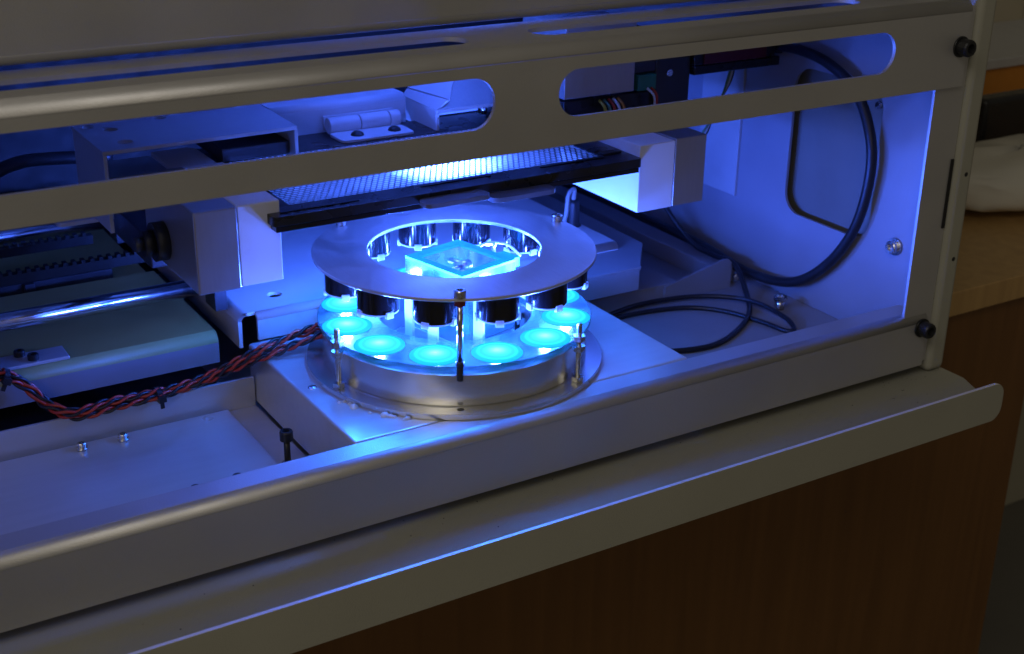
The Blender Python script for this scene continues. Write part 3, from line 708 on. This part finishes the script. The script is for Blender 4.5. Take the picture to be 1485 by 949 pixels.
# ================================================================== red and black wire bundle
bun = thing('wire_bundle', (-15, 6, -1.6), 'bundle of twisted red and black wires lying over the left tray', 'wires')
path = spline([(-25.5, 8.0, 2.0), (-22.7, 7.7, 1.5), (-21.27, 7.6, .85), (-20.6, 7.6, .45), (-19.85, 7.4, -.35), (-19.35, 6.95, -1.0), (-18.3, 6.05, -1.38), (-16.5, 6.0, -1.3), (-14.3, 5.95, -1.25), (-11.6, 6.1, -1.05), (-9.7, 5.2, -.1), (-8.6, 4.7, .45), (-7.4, 4.6, .75), (-6.2, 4.4, 1.0), (-5.0, 4.2, 1.3)], 22)
L_ = [0]
for i in range(1, len(path)): L_.append(L_[-1]+(path[i]-path[i-1]).length)
for p_ in range(4):
    for wv in range(2):
        pts = []
        for i, p in enumerate(path):
            d = (path[min(i+1, len(path)-1)]-path[max(i-1, 0)]).normalized()
            b1 = d.cross(Vector((0, 0, 1))).normalized(); b2 = b1.cross(d)
            s = L_[i]; spread = .20+.10*math.sin(s*.33+1)**2+(.16 if s > L_[-1]-6 else 0)*min(1, (s-(L_[-1]-6))/3)
            th = PI/2*p_+s*.22+.3*math.sin(s*.5+p_)
            ph = s*2*PI/1.5+p_*1.3+wv*PI
            off = b1*(spread*math.cos(th)+.095*math.cos(ph))+b2*(spread*.75*math.sin(th)+.095*math.sin(ph))
            pts.append(p+off)
        MB().tube(pts, .085, 6).build('wire', 'red_wire' if wv == 0 else 'black_wire', bun)
for s_at in (L_[22*2+6], L_[22*8+2]):
    i = min(range(len(L_)), key=lambda k: abs(L_[k]-s_at)); p = path[i]; d = (path[i+1]-path[i-1]).normalized()
    b1 = d.cross(Vector((0, 0, 1))).normalized(); b2 = b1.cross(d)
    t = MB(); rr = [p+d*w_+.42*(b1*math.cos(2*PI*k/20)+b2*.85*math.sin(2*PI*k/20)) for w_ in (-.13, .13) for k in range(20)]
    t.add(rr, [(k, (k+1) % 20, (k+1) % 20+20, k+20) for k in range(20)], True)
    base = p+b1*.40+b2*-.1
    t.hexa([base+d*u+b1*v+b2*-.16 for u, v in ((-.2, -.1), (.2, -.1), (.2, .25), (-.2, .25))], [base+d*u+b1*v+b2*.16 for u, v in ((-.2, -.1), (.2, -.1), (.2, .25), (-.2, .25))])
    t.hexa([base+d*u+b1*v+b2*-.55 for u, v in ((-.1, .02), (.1, .02), (.1, .1), (-.1, .1))], [base+d*u+b1*v+b2*-.1 for u, v in ((-.1, .02), (.1, .02), (.1, .1), (-.1, .1))])
    t.build('cable_tie', 'black', bun)

# ================================================================== things on the desk at the right
def bag():
    mb = MB(); vs = []; fs = []; nu, nv = 36, 22
    rnd = random.Random(3)
    for j in range(nv+1):
        th = PI*j/nv
        for i in range(nu):
            ph = 2*PI*i/nu
            k = 1+.05*math.sin(5*ph+3*th)+.035*math.sin(11*ph-4*th)+.03*rnd.uniform(-1, 1)
            z = math.cos(th); ze = math.copysign(abs(z)**.7, z)
            vs.append((63+11*k*math.sin(th)**.6*math.cos(ph), 15+5.4*k*math.sin(th)**.6*math.sin(ph), -4.75+2.2+2.2*ze*(1+.08*math.sin(3*ph))))
    for j in range(nv):
        for i in range(nu):
            i2 = (i+1) % nu; fs.append((j*nu+i, (j+1)*nu+i, (j+1)*nu+i2, j*nu+i2))
    mb.add(vs, fs, True); b = mb.build('plastic_bag', 'bag')
    tag(b, 'crumpled white plastic bag lying on the wooden desk', 'bag')
bag()
bx = thing('black_box', (70, 24, -4.8), 'black box standing behind the white plastic bag', 'box')
MB().box(67.2, 82, 22.5, 24.6, -4.8, 1.6).build('body', 'black', bx, .5, seg=3)
MB().box(73.6, 74.0, 22.4, 22.5, -1.5, .8).build('slot', 'grey_wire', bx, .02)
pk = thing('orange_packet', (84, 40, -4.8), 'orange printed carton behind the black box', 'carton')
MB().box(76, 104, 34, 48, -4.8, .9).build('carton', 'orange', pk, .2)
MB().box(75.6, 104.4, 33.6, 48.4, .91, 1.9).build('carton_lid', 'grey_wire', pk, .1)
